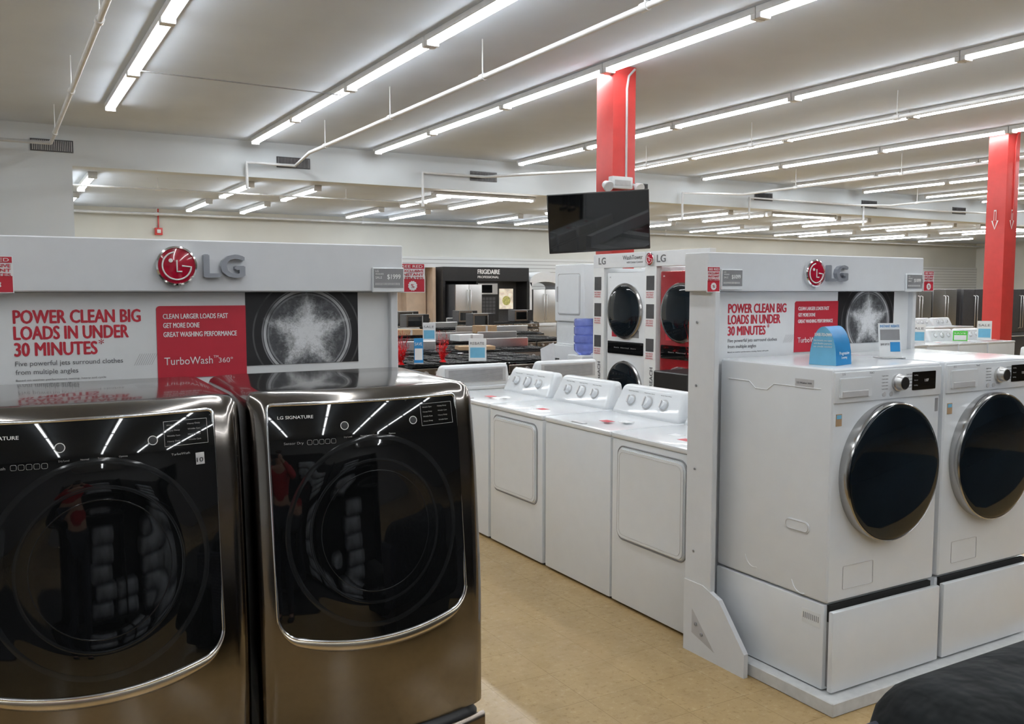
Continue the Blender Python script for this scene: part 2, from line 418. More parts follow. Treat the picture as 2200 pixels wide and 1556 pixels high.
def display(ox,oy,lab,W=1.52):
    e=empty("display_stand",(ox,oy,0),lab=lab,cat="display stand")
    P=.06; k=W/1.52
    box("header_panel",(0,W,0,.16,1.745,1.925),panelw,.004,1,parent=e)
    box("back_board",(.06,W-.02,P,P+.04,0,1.745),panelw,.002,1,parent=e)
    box("side_panel",(.03,.06,-.02,.16,0,1.745),panelw,.003,1,parent=e)
    box("side_panel",(W-.04,W-.01,P-.03,.16,0,1.745),panelw,.003,1,parent=e)
    pts=[(.16,0),(-.25,0),(-.25,.11),(-.08,.31),(.03,.35),(.16,.35)]
    hole=[(.10,.10),(-.06,.05),(.10,.22)]
    vs=[];
    for x in(.032,.057):
        for p in pts: vs.append((x,p[0],p[1]))
        for p in hole: vs.append((x,p[0],p[1]))
    f1=[(0,1,7,6),(1,2,3,7),(3,4,8,7),(4,5,8),(5,0,6,8)]
    fs=[f for f in f1]+[tuple(i+9 for i in reversed(f)) for f in f1]
    fs+=[(i,(i+1)%6,(i+1)%6+9,i+9) for i in range(6)]+[(6+i,6+(i+1)%3,15+(i+1)%3,15+i) for i in range(3)]
    me=mesh("foot_bracket",vs,fs,panelw,parent=e)
    me.location=(-.006,0,0)
    mesh("bracket_recess",[(.0255,hole[0][0],hole[0][1]),(.0255,hole[1][0],hole[1][1]),(.0255,hole[2][0],hole[2][1])],[(0,1,2)],lgrey,parent=e)
    for y_ in(.07,.03): lathe("bolt",[(.008,0),(.008,.004),(0,.005)],mgrey,10,parent=e,loc=(.025,y_,.15 if y_>.05 else .11),rot=(0,0,-R90))
    for z in(.5,.9,1.3,1.6):
        lathe("screw",[(.006,0),(.006,.003),(0,.004)],mgrey,10,parent=e,loc=(.029,.10,z),rot=(0,0,-R90))
    logo(e,.672*k,1.834,0)
    text("LG",.078,greym,(.765*k,-.012,1.797),e,.135,ext=.012,bold=.004,name="brand_letters",lab="grey metal raised letters")
    y=P-.002
    def X(a): return a*k+(k-1)*.3
    plate("printed_panel",[(X(.12),1.40),(W-.04,1.40),(W-.04,1.742),(X(.12),1.742)],y,P,printw,parent=e)
    for s,z,wd in(("POWER CLEAN BIG",1.642,.385),("LOADS IN UNDER",1.589,.345),("30 MINUTES",1.535,.245)):
        text(s,.0435,redp,(X(.175),y-.001,z),e,wd,bold=.0019,name="headline_lettering",lab="bold red headline lettering")
    text("*",.03,redp,(X(.425),y-.001,1.555),e,name="headline_lettering")
    text("Five powerful jets surround clothes",.0160,txtd,(X(.175),y-.001,1.502),e,.325,name="small_lettering",lab="thin grey lettering")
    text("from multiple angles",.0160,txtd,(X(.175),y-.001,1.474),e,.185,name="small_lettering",lab="thin grey lettering")
    text("Based on washer performance testing, heavy soil cycle",.006,mgrey,(X(.175),y-.001,1.452),e,.27,name="small_lettering")
    P2=[(X(.612),1.44),(X(.92),1.44),(X(.92),1.695)]+[(X(.612)+.012*(1-math.sin(t*R90/4)),1.695-.012*(1-math.cos(t*R90/4))) for t in range(5)]
    plate("red_panel",P2,y-.003,P,redp,parent=e,lab="red printed panel")
    for s,z,wd in(("CLEAN LARGER LOADS FAST",1.650,.222),("GET MORE DONE",1.618,.122),("GREAT WASHING PERFORMANCE",1.586,.252)):
        text(s,.0175,txtw,(X(.634),y-.004,z),e,wd,bold=.0005,name="panel_lettering",lab="white capital lettering")
    text("TurboWash",.027,txtw,(X(.634),y-.004,1.487),e,.165,name="panel_lettering",lab="white lettering")
    text("TM",.009,txtw,(X(.802),y-.004,1.507),e,name="panel_lettering")
    text("360°",.018,txtw,(X(.82),y-.004,1.489),e,.05,name="panel_lettering",lab="white lettering")
    vs=[];fs=[]
    for q in range(9):
        x=X(.535)+q*.007; b=len(vs); vs+=[(x,y-.001,1.49),(x+.002,y-.001,1.49),(x+.022,y-.001,1.53),(x+.020,y-.001,1.53)]; fs.append((b,b+1,b+2,b+3))
    mesh("hatch_print",vs,fs,lgrey,parent=e)
    plate("photo_print",[(-.216*k,-.135),(.216*k,-.135),(.216*k,.134),(-.216*k,.134)],-.003,.002,starm,parent=e,loc=(X(1.136),y,1.608),lab="black photo print of a star-shaped water spray in a drum")
    return e
def pricetag(x,y,z,price,rot=0):
    e=empty("price_tag",(x,y,z),rot,lab="grey electronic shelf price tag clipped to a white header",cat="price tag")
    box("frame",(-.066,.066,-.012,.0,-.048,.048),whitepl,.003,1,parent=e)
    box("screen",(-.061,.061,-.0135,-.011,-.030,.043),mgrey,0,parent=e)
    text("LG",.008,txtw,(-.055,-.014,.030),e,name="tag_lettering")
    text("$"+price,.018,txtw,(-.006,-.014,.004),e,.055,bold=.0005,name="price_lettering",lab="white price lettering")
    text("WASHER",.006,txtw,(-.055,-.014,.020),e,name="tag_lettering")
    text("SALE",.009,txtw,(-.055,-.014,.005),e,name="tag_lettering")
    text("||||||||||||||||||||",.007,txtw,(-.055,-.014,-.018),e,.10,name="barcode")
    return e
def rebate(x,y,z,w=.11,h=.118,rot=0,clip=0,lab="white and red instant rebate card beside a header panel"):
    e=empty("rebate_card",(x,y,z),rot,lab=lab,cat="sign")
    box("card",(-w/2,w/2,-.003,-.0,-h/2,h/2),printw,0,parent=e)
    if clip: box("clip",(-w/2-clip,-w/2+.015,-.002,.012,-.01,.01),lgrey,.002,1,parent=e)
    box("red_field",(-w/2+.003,w/2-.003,-.0036,-.003,-h/2+.003,-h/2+h*.46),redp,0,parent=e)
    box("red_band",(-w/2+.003,w/2-.003,-.0036,-.003,h/2-.022,h/2-.003),redp,0,parent=e)
    text("SEE RED",.011,txtw,(0,-.0045,h/2-.018),e,w*.8,align='CENTER',name="card_lettering")
    for i,s in enumerate(("EXCLUSIVE","INSTANT","REBATES")):
        text(s,.010,redp,(0,-.0045,h/2-.036-.0145*i),e,w*.86,align='CENTER',bold=.0004,name="card_lettering",lab="red capital lettering")
    vs=[(0,0,0)]; n=24; q=min(1,w/.09)
    for i in range(n):
        a=2*math.pi*i/n; r=(.021 if i%2 else .018)*q; vs.append((r*math.cos(a),0,r*math.sin(a)))
    mesh("seal",vs,[(0,i+1,(i+1)%n+1) for i in range(n)],printw,parent=e,loc=(0,-.0045,-h/2+h*.23))
    text("%",.016*q,redp,(0,-.0055,-h/2+h*.23-.008*q),e,align='CENTER',name="card_lettering")
    return e
display(-.12,3.28,"white laundry display wall behind two dark front-load machines")
display(2.84,3.12,"white laundry display wall behind two white front-load washers",1.55)
pricetag(1.335,3.28,1.79,"1999")
pricetag(2.980,3.12,1.80,"1099")
pricetag(4.30,3.12,1.79,"1099")
rebate(0.005,3.28,1.80)
rebate(1.475,3.36,1.80,clip=.03)
rebate(2.872,3.12,1.80,.078,.118)
rebate(4.425,3.115,1.80,.085,.11,clip=.005)

# ------------------------------------------------------------ dark front-load machines
HW,YF,YB,B=.3625,-.37,.34,.055
def tl_(z):
    a=max(0,z-.36)
    t=.095*a*a/(a+.08) if a>0 else 0
    q=max(0,(z-.72)/.30)
    return t+.024*q*q*q
def fy(x,z): return YF+B*(x/HW)**2+tl_(z)
def outl(ins,z,hw=HW,taper=True):
    r=.055; hw2=hw-ins; P=[]
    n=14
    for i in range(n+1):
        x=-(hw2-r)+2*(hw2-r)*i/n; P.append((x,fy(x,z if taper else 0)+ins))
    yc=P[-1][1]+r*.95
    for i in range(1,9):
        a=-R90+R90*i/8; P.append((hw2-r+r*math.cos(a),yc+r*.95*math.sin(a)))
    P.append((hw2,YB-ins-.02)); P.append((hw2-.02,YB-ins)); P.append((-hw2+.02,YB-ins)); P.append((-hw2,YB-ins-.02))
    for i in range(0,8):
        a=math.pi+R90*i/8; P.append((-(hw2-r)+r*math.cos(a),yc+r*.95*math.sin(a)))
    return P
def shell(name,levels,m,parent,rise=0.,taper=True):
    vs=[];fs=[]
    for ins,z in levels:
        for x,y in outl(ins,z,taper=taper):
            vs.append((x,y,z+(rise*(y-YF)/.7 if z>levels[-1][1]-.032 else 0)))
    n=len(outl(0,0))
    for j in range(len(levels)-1):
        for i in range(n):
            a=j*n+i;b=j*n+(i+1)%n; fs.append((a,b,b+n,a+n))
    fs.append(tuple(range(n))); fs.append(tuple((len(levels)-1)*n+i for i in range(n)))
    ob=mesh(name,vs,fs,m,True,parent=parent)
    try: ob.data.set_sharp_from_angle(angle=math.radians(50))
    except Exception: pass
    return ob
def darkwasher(cx,cy,kind):
    e=empty("front_load_washer" if kind else "clothes_dryer",(cx,cy,.41),lab=("dark stainless front-load washer with black glass front and chrome trim" if kind else "dark stainless front-load dryer with black glass front beside its matching washer"),cat="washing machine" if kind else "clothes dryer")
    shell("body",[(.006,0),(0,.006),(0,.30)]+[(0,.36+.04*i) for i in range(16)]+[(0,.99),(.002,1.012),(.008,1.028),(.02,1.038),(.05,1.043)],dsteel,e,.012)
    W=.298; zt=1.012
    def zb(x):
        z=.312+.048*(x/W)**2; r=.055; t=max(0,abs(x)-(W-r)); return z+r-math.sqrt(max(r*r-t*t,0))
    def zu(x):
        r=.015; t=max(0,abs(x)-(W-r)); return zt-(r-math.sqrt(max(r*r-t*t,0)))
    n=72
    xs=[W*math.sin((-1+2*i/n)*R90) for i in range(n+1)]
    rows_=90; vs=[];fs=[]
    # a very shallow moulded drum swell is part of the continuous glass surface
    zc=.630
    def swell(x,z):
        r=math.hypot(x/.95,z-zc)
        if r>.285: return 0.
        t=(.285-r)/.13
        return .0019*math.sin(math.pi*min(t,1.))**2
    for x in xs:
        a,b=zb(x),zu(x)
        for j in range(rows_+1):
            z=a+(b-a)*j/rows_; vs.append((x,fy(x,z)-.014-swell(x,z),z))
    m=rows_+1
    for i in range(n):
        for j in range(rows_): fs.append((i*m+j,(i+1)*m+j,(i+1)*m+j+1,i*m+j+1))
    loop=[i*m for i in range(n+1)]+[n*m+j for j in range(1,m)]+[i*m+rows_ for i in range(n-1,-1,-1)]+[j for j in range(rows_-1,0,-1)]
    base=len(vs)
    for k in loop: x,y,z=vs[k]; vs.append((x,y+.03,z))
    L=len(loop)
    fs+=[(loop[i],loop[(i+1)%L],base+(i+1)%L,base+i) for i in range(L)]
    ob=mesh("glass_front",vs,fs,bglass,True,parent=e,lab="glossy black curved glass front")
    ob.data.set_sharp_from_angle(angle=math.radians(50))
    out=[(x,fy(x,zb(x))-.014,zb(x)) for x in xs]+[(x,fy(x,zu(x))-.014,zu(x)) for x in reversed(xs)]
    tube("chrome_trim",out,.0052,chrome,cyc=True,parent=e,lab="polished chrome trim")
    vs=[];fs=[]
    for x in xs:
        z=zb(x); k=.028*(1-.75*abs(x/W)**6)
        for dz,dy in((0,-.018),(-k*.5,-.024),(-k,-.018),(-k,.01)):
            vs.append((x*(1+.006),fy(x,z)+dy,z+dz))
    for i in range(n):
        for j in range(3): fs.append((i*4+j,(i+1)*4+j,(i+1)*4+j+1,i*4+j+1))
    mesh("lower_trim",vs,fs,lipm,True,parent=e,lab="curved chrome lower lip coloured like its floor reflection")
    def ring(name,r0,r1,m_,par,lab=None,nn=96):
        vs=[];fs=[]
        for r in(r0,(r0+r1)/2,r1):
            for i in range(nn):
                a=2*math.pi*i/nn; x=r*math.cos(a)*.95; z=zc+r*math.sin(a)
                vs.append((x,fy(x,z)-.0144-swell(x,z)-(.0004 if r==(r0+r1)/2 else 0),z))
        for j in range(2):
            for i in range(nn):
                a=j*nn+i;b2=j*nn+(i+1)%nn; fs.append((a,b2,b2+nn,a+nn))
        return mesh(name,vs,fs,m_,True,parent=par,lab=lab)
    d=ring("door",.268,.283,gring,e,"round smoked door ring under black glass")
    ring("door_ring",.205,.214,gring,d)
    ring("drum_ring",.176,.179,gring,d)
    def put(x,z): return (x,fy(x,z)-.0158,z)
    for x in(-.085,.135):
        lathe("touch_button",[(.0125,0),(.0125,.001),(.0108,.001),(.0108,0)],txtw,24,parent=e,loc=put(x,.945),rot=(-.2,0,0))
        lathe("button_centre",[(.0105,0),(.0105,.0006),(0,.001)],black,20,parent=e,loc=put(x,.945),rot=(-.2,0,0))
    tx=(R90-.17,0,0)
    text("LG SIGNATURE",.009,txtw,(-.272,fy(-.272,.972)-.0158,.972),e,.10,rot=(R90-.17,0,-.22),bold=.0002,name="brand_lettering",lab="small white lettering")
    text("Sensor Dry" if not kind else "TurboWash",.007,txtdim,put(-.26,.900),e,.055,rot=(R90-.1,0,-.2),name="small_lettering")
    for x,s in((-.09,"Dry Level"),(-.04,"Normal"),(.0,"Temp."),(.05,"Options")):
        text(s,.0045,txtdim,put(x,.91),e,rot=tx,name="small_lettering")
    a=[(.165,.925),(.28,.925),(.28,.99),(.165,.99)]
    tube("control_outline",[(x,fy(x,z)-.0155,z) for x,z in a],.0007,lgrey,cyc=True,parent=e)
    for r in range(4):
        for c in range(2):
            x=.172+c*.055; z=.978-r*.014
            text("Heavy Duty" if (r+c)%2 else "Wrinkle Care",.004,txtdim,put(x,z),e,.035,rot=(R90-.17,0,.2),name="small_lettering")
    for i in range(5):
        tube("cycle_icon",[(x,fy(x,z)-.0155,z) for x,z in rr(-.195+.017*i,-.182+.017*i,.897,.91,.003,2)],.0005,txtdim,cyc=True,parent=e)
    if kind:
        box("warranty_label",(-.012,.012,-.001,.0,-.016,.016),lgrey,0,parent=e,loc=put(.255,.885),rot=(-.1,0,.25))
        text("10",.012,black,(.246,fy(.255,.885)-.021,.876),e,.018,rot=(R90-.1,0,.25),name="label_number")
        text("TurboWash",.006,txtdim,put(.18,.9),e,.05,rot=(R90-.1,0,.2),name="small_lettering")
    for ch in e.children:
        if not ch.name.startswith("body"): ch.location.x-=.021
    p=empty("laundry_pedestal",(cx,cy,0),lab="dark stainless drawer pedestal under a front-load machine",cat="pedestal",group="dark laundry pedestals")
    shell("body",[(.02,0),(.012,.02),(.012,.375),(.02,.385),(.03,.409)],black,p)
    vs=[];fs=[]
    for i in range(25):
        x=-.355+.71*i/24; 
        for y,z in((.0,.38),(-.012,.378),(-.014,.36),(-.012,.06),(0,.055)): vs.append((x,fy(x,0)+y,z))
    for i in range(24):
        for j in range(4): fs.append((i*5+j,(i+1)*5+j,(i+1)*5+j+1,i*5+j+1))
    mesh("drawer_front",vs,fs,dsteel2,True,parent=p)
    return e
darkwasher(.2365,2.82,True)
darkwasher(.9825,2.82,False)

# ------------------------------------------------------------ white front loaders
def whitewasher():
    e=empty("front_load_washer",(3.315,2.80,.44),lab="white front-load washer with large black glass door on a pedestal",cat="washing machine",group="white front-load washers on the platform")
    w=.352;f=-.30;h=.99
    box("body",(-w,w,f,.36,0,h),white,.018,3,parent=e)
    box("control_panel",(-w+.006,w-.006,f-.008,f+.01,.845,h-.016),white,.006,2,parent=e)
    plate("detergent_drawer",rr(-.325,-.125,.865,.95,.008),f-.014,f,white,.003,parent=e)
    box("drawer_handle",(-.31,-.15,f-.016,f-.012,.868,.895),lgrey,.002,1,parent=e)
    lathe("control_knob",[(.036,0),(.038,.012),(.033,.016),(.031,.036),(.028,.04),(0,.041)],silver,32,parent=e,loc=(.04,f-.008,.915),lab="silver rotary knob")
    lathe("knob_face",[(.025,0),(.025,.002),(0,.002)],black,24,parent=e,loc=(.04,f-.0485,.915))
    plate("display_screen",rr(.14,.30,.875,.955,.004),f-.0105,f,bglass,parent=e)
    for r in range(3):
        text("Normal" if r%2 else "Bedding",.0055,txtdim,(.15,f-.0112,.938-.022*r),e,name="screen_lettering")
    text("1:07",.012,txtw,(.22,f-.0112,.91),e,name="screen_lettering")
    text("LG",.011,greym,(-.315,f-.0155,.962),e,name="brand_lettering",lab="small grey lettering")
    text("ThinQ",.008,greym,(-.15,f-.0155,.962),e,name="brand_lettering")
    for s in(-1,1):
        for r in range(5):
            text("Cycle name",.0045,mgrey,(.045+(-.105 if s<0 else .055),f-.0085,.945-.014*r),e,.04,name="cycle_lettering")
    for x in(-.045,.0):
        lathe("button",[(.011,0),(.011,.003),(0,.004)],lgrey,16,parent=e,loc=(x,f-.008,.868))
    d=lathe("door",[(.296,-.012),(.300,.015),(.301,.036),(.299,.046),(.294,.050),(.291,.048)],rimm,72,parent=e,loc=(-.005,f,.535),lab="round door with slim chrome rim")
    lathe("door_glass",[(.292,.035),(.291,.049),(.287,.0525),(.275,.0555),(.25,.059),(.2,.064),(.15,.0675),(.1,.070),(.05,.0713),(0,.0717)],bdoor,72,parent=d,lab="glossy black door glass")
    lathe("door_backing",[(.294,-.02),(.294,.02),(0,.02)],black,48,parent=d)
    tube("filter_cover",[(x,f-.0012,z) for x,z in rr(-.26,-.07,.05,.15,.006)],.0013,lgrey,cyc=True,parent=e)
    box("energy_label",(-.33,-.295,f-.0015,f,.75,.80),cardb,0,parent=e,lab="small coloured energy label")
    box("label_stripe",(-.327,-.298,f-.002,f-.001,.780,.796),blue2,0,parent=e)
    box("warranty_label",(.315,.335,f-.0015,f,.77,.83),mgrey,0,parent=e)
    box("side_label",(-w-.0012,-w,-.20,-.10,.895,.935),lgrey,0,parent=e)
    text("LG Washer WM",.008,txtd,(-w-.002,-.11,.915),e,.08,rot=(R90,0,-R90),name="label_lettering")
    plate("side_handle",rr(-.07,.07,-.026,.026,.025),-.003,.01,white,.002,parent=e,loc=(-w,-.13,.30),rot=(0,0,-R90))
    tube("handle_rim",[(x,-.003,z) for x,z in rr(-.062,.062,-.02,.02,.0195)],.002,lgrey,cyc=True,parent=e,loc=(-w,-.13,.30),rot=(0,0,-R90))
    for y,z,s in((.12,.12,.08),(-.16,.08,.08)):
        tube("pressed_ridge",[(-w-.0,y-s*math.cos(math.radians(a))*.7,z+s*math.sin(math.radians(a))*.9) for a in range(200,300,10)],.0025,white,parent=e)
    tube("side_crease",[(-w-.0,.30,.90),(-w-.0,.17,.90),(-w-.0,.13,.87),(-w-.0,.06,.87),(-w-.0,.02,.90),(-w-.0,-.24,.90)],.0025,white,parent=e)
    return e
ww=whitewasher(); dup(ww,(4.05,2.80,.44),group="white front-load washers on the platform")
def pedestal():
    e=empty("laundry_pedestal",(3.315,2.80,.06),lab="white laundry pedestal with its drawer pulled slightly open",cat="pedestal",group="white laundry pedestals on the platform")
    w=.352
    box("body",(-w,w,-.285,.36,.005,.372),white,.008,2,parent=e)
    box("recess",(-w+.02,w-.02,-.30,-.283,.30,.372),blackm,0,parent=e)
    box("drawer_front",(-w,w,-.335,-.31,.01,.355),white,.006,2,parent=e)
    box("drawer_body",(-w+.02,w-.02,-.312,-.28,.02,.30),mgrey,0,parent=e)
    box("barcode_label",(-w-.001,-w,-.27,-.17,.27,.33),printw,0,parent=e)
    for k in range(9): box("barcode_bar",(-w-.002,-w-.001,-.26+k*.01,-.257+k*.01,.29,.315),mgrey,0,parent=e)
    for x in(-.3,.3):
        for y in(-.25,.25): lathe("foot",[(.02,0),(.02,.008)],black,12,parent=e,loc=(x,y,0.008),rot=(R90,0,0))
    return e
pw=pedestal(); dup(pw,(4.05,2.80,.06),group="white laundry pedestals on the platform")
box("display_platform",(2.91,4.70,2.41,3.10,0,.06),mat("platform_laminate",(.60,.61,.61),.35,0,25,.08),.004,1,lab="low off-white platform under the white washers",cat="platform")

# tent card + acrylic sign on washer
e=empty("tent_card",(3.13,2.66,1.431),math.radians(14),lab="blue arched tent card standing on a white washer",cat="sign")
vs=[];fs=[];n=18
for x in(-.07,.07):
    for i in range(n+1):
        a=math.pi*i/n; c=math.cos(a); s=math.sin(a)
        vs.append((x,-.062*c*(1-.25*s),.165*s**.6))
for i in range(n): fs.append((i,i+1,i+n+2,i+n+1))
mesh("card",vs,fs,bluem,True,parent=e)
mesh("card_face",[(-.0695,v[1],v[2]) for v in vs[:n+1]],[tuple(range(n+1))],blue2,parent=e)
text("LEASE-TO-OWN",.013,txtw,(-.0705,.038,.124),e,.076,rot=(R90,0,-R90),bold=.0006,name="card_lettering",lab="white capital lettering")
for k,s in enumerate(("the brands you want","with flexible payments","no credit needed")):
    text(s,.007,txtw,(-.0705,.042,.102-.013*k),e,.082,rot=(R90,0,-R90),name="card_lettering")
text("Progressive",.014,txtw,(-.045,-.0630,.045),e,.09,name="card_lettering")
text("Leasing",.010,txtw,(-.025,-.0635,.028),e,.05,name="card_lettering")
e=empty("sign_holder",(3.66,2.76,1.431),math.radians(-20),lab="clear upright sign holder with a printed rebate flyer",cat="sign")
fl=box("flyer",(-.058,.058,-.003,0,.005,.165),printw,0,parent=e,rot=(-.12,0,0))
box("photo",(-.05,.05,-.0045,-.003,.085,.135),mgrey,0,parent=fl)
box("photo",(.0,.05,-.0045,-.003,.03,.075),bluem,0,parent=fl)
text("INSTANT REBATE",.012,bluem,(-.05,-.0045,.145),fl,.10,name="flyer_lettering")
text("SAVE UP TO",.010,txtd,(-.05,-.0045,.06),fl,.045,name="flyer_lettering")
box("base",(-.06,.06,-.03,.05,0,.004),lgrey,.001,1,parent=e)

# ------------------------------------------------------------ top-load laundry row
def console(e,y0=.155,knobs=3):
    def fn(x,y,z):
        t=(z-.955)/.19
        return (x*(1-.09*t),y+(.09*t if y<y0+.05 else 0),z)
    box("console",(-.335,.335,y0,.325,.955,1.145),white,.035,4,fn=fn,parent=e)
    tilt=math.atan2(.09,.19)
    def P(x,z,o=0.): 
        t=(z-.955)/.19; return (x,y0+.09*t-.002-o*math.cos(tilt),z+o*math.sin(tilt))
    rot=(-tilt,0,0)
    xs={3:(-.16,.0,.16),4:(-.2,-.07,.07,.2)}[knobs]
    for i,x in enumerate(xs):
        r=.028 if i!=1 or knobs==4 else .036
        lathe("dial_ring",[(r+.010,0),(r+.010,.002),(r+.008,.002),(0,.002)],lgrey,28,parent=e,loc=P(x,1.055),rot=rot)
        lathe("control_knob",[(r,0),(r*.95,.015),(r*.8,.025),(0,.027)],white,28,parent=e,loc=P(x,1.055,.002),rot=rot)
        box("knob_grip",(-.005,.005,-.036,-.02,-r*.85,r*.85),silver,.002,1,parent=e,loc=P(x,1.055,.002),rot=rot)
    for i in range(3): text("Normal  Heavy  Delicate",.005,mgrey,P(-.22+.16*i,1.108),e,.10,rot=(R90-tilt,0,0),name="console_lettering")
def topload():
    e=empty("top_load_washer",(0,0,0),lab="white top-load washer with rotary knobs on a sloped console",cat="washing machine",group="row of white top-load laundry machines")
    box("body",(-.342,.342,-.33,.33,.015,.935),white,.012,2,parent=e)
    box("top_deck",(-.345,.345,-.335,.33,.935,.968),white,.014,3,parent=e)
    plate("lid",rr(-.29,.29,-.29,.13,.05),.0,.012,white,.005,parent=e,loc=(0,0,.966),rot=(-R90,0,0))
    box("lid_handle",(-.06,.06,-.325,-.29,.966,.974),lgrey,.003,1,parent=e)
    for x in(-.3,.3):
        for y in(-.28,.28): box("foot",(x-.02,x+.02,y-.02,y+.02,0,.016),black,0,parent=e)
    console(e)
    for a,b,m in((.05,-.20,redp),(.13,-.12,printw)): box("price_sticker",(a,a+.08,b,b+.06,.9785,.9795),m,0,parent=e)
    return e
def dryer():
    e=empty("clothes_dryer",(0,0,0),lab="white front-opening dryer with rectangular door and sloped console",cat="clothes dryer",group="row of white dryers")
    box("body",(-.342,.342,-.33,.33,.015,.935),white,.012,2,parent=e)
    box("top_deck",(-.345,.345,-.335,.33,.935,.968),white,.014,3,parent=e)
    tube("door_gap",[(x,-.331,z) for x,z in rr(-.285,.285,.38,.90,.05)],.004,mgrey,cyc=True,parent=e)
    plate("door",rr(-.278,.278,.388,.892,.045),-.345,-.33,white,.008,parent=e)
    tube("door_groove",[(x,-.345,z) for x,z in rr(-.255,.255,.41,.87,.035)],.0015,lgrey,cyc=True,parent=e)
    for x in(-.3,.3):
        for y in(-.28,.28): box("foot",(x-.02,x+.02,y-.02,y+.02,0,.016),black,0,parent=e)
    console(e,knobs=3)
    for a,b,m in((.05,-.20,redp),(-.1,-.14,printw)): box("price_sticker",(a,a+.08,b,b+.06,.9675,.9685),m,0,parent=e)
    return e
tl=topload(); dy=dryer()
XM=2.95+.335
dy.location=(XM,3.655,0); dy.rotation_euler=(0,0,-R90)
tl.location=(XM,4.355,0); tl.rotation_euler=(0,0,-R90)
gT="row of white top-load laundry machines"; gD="row of white dryers"
dup(dy,(XM,5.075,0),-R90,group=gD)
dup(tl,(XM,5.79,0),-R90,group=gT)
for x in(3.40,4.31):
    t=dup(tl if x<4 else dy,(x,6.80,0),math.pi,lab="white laundry machine turned with its back panel facing out",group=gT if x<4 else gD)
    b=box("rear_vent_panel",(-.28,.28,.326,.332,1.0,1.12),lgrey,.002,1,parent=t)
    for k in range(10): box("vent_slot",(-.25,.25,.332,.334,1.01+k*.01,1.014+k*.01),mgrey,0,parent=b)
for x,y in((11.3,8.5),(12.02,8.5),(12.74,8.5),(13.46,8.5),(10.6,9.6),(11.4,9.6)):
    dup(tl,(x,y,0),0,lab="white top-load washer standing in a far row",group=gT)
for x in(13.3,14.02,14.74,15.46,17.6,18.3): dup(dy,(x,12.3,0),0,lab="white dryer standing in a far row",group=gD)
dup(tl,(9.9,5.3,0),0,lab="white top-load washer standing in a far row",group=gT)

# ------------------------------------------------------------ laundry towers on display (facing -X)
def tower(y,m,lab,ring):
    e=empty("laundry_tower",(6.40,y,.06),-R90,lab=lab,cat="laundry tower")
    w=.345
    box("body",(-w,w,-.34,.29,0,1.89),m,.015,2,parent=e)
    for zc,nm in((.60,"washer_door"),(1.46,"dryer_door")):
        d=lathe(nm,[(.305,-.005),(.31,.02),(.30,.035),(.294,.036)],ring,48,parent=e,loc=(0,-.34,zc))
        lathe("door_glass",[(.297,.03),(.27,.042),(.1,.05),(0,.052)],bdoor,48,parent=d)
    plate("control_panel",rr(-.32,.32,.98,1.12,.01),-.348,-.33,bglass,parent=e)
    text("LG",.015,txtd if m is white else txtw,(-.30,-.3415,1.83),e,name="brand_lettering")
    text("Start  Normal  Start",.012,txtdim,(-.2,-.349,1.045),e,.4,name="screen_lettering")
    box("energy_label",(-.25,-.16,-.342,-.34,1.17,1.27),redp,0,parent=e)
    box("energy_label",(.1,.24,-.342,-.34,1.17,1.25),mgrey,0,parent=e)
    return e
tower(7.97,white,"tall white stacked washer and dryer tower in a display bay",rimm)
tower(7.03,redmet,"tall dark red stacked washer and dryer tower in a display bay",rimm)
e=empty("tower_display_bay",(6.03,7.6,0),-R90,lab="white display bay with headers around two laundry towers",cat="display stand")
box("back_board",(-.95,1.0,.70,.74,0,2.02),panelw,0,parent=e)
box("header_panel",(-.95,.0,.0,.08,2.0,2.16),panelw,.003,1,parent=e)
box("header_panel",(.005,1.0,.0,.08,2.0,2.16),panelw,.003,1,parent=e)
box("base_plinth",(-.95,1.0,.02,.74,0,.055),panelw,.003,1,parent=e)
for x0,x1 in((-.95,-.74),(.0,.19),(.95,1.0)):
    box("side_panel",(x0,x1,.0,.70,.055,2.0),printw,.003,1,parent=e)
text("LG",.075,txtd,(-.84,-.002,2.045),e,.13,bold=.003,name="brand_lettering")
text("WashTower",.046,txtd,(-.39,-.002,2.085),e,.35,bold=.001,name="brand_lettering")
text("with Center Control",.022,txtd,(-.32,-.002,2.045),e,.28,name="brand_lettering")
logo(e,.10,2.08,0)
text("LG",.075,txtd,(.2,-.002,2.045),e,.14,bold=.003,name="brand_lettering")
for x in(-.92,.03):
    for z,s in((1.75,.09),(1.45,.09),(1.1,.08)):
        box("photo_print",(x,x+.13,-.003,.0,z,z+s*1.7),dgrey,0,parent=e)
        for q,wd_ in enumerate(("EASY REACH","AND SMART","PAIRING")):
            text(wd_,.017,redp,(x,-.003,z-.032-.025*q),e,.12,name="side_lettering")
text("WITHIN REACH",.05,txtd,(-.80,-.003,.45),e,.48,rot=(R90,-R90,0),bold=.002,name="side_lettering")
text("WITHIN REACH",.05,txtd,(.15,-.003,.45),e,.48,rot=(R90,-R90,0),bold=.002,name="side_lettering")

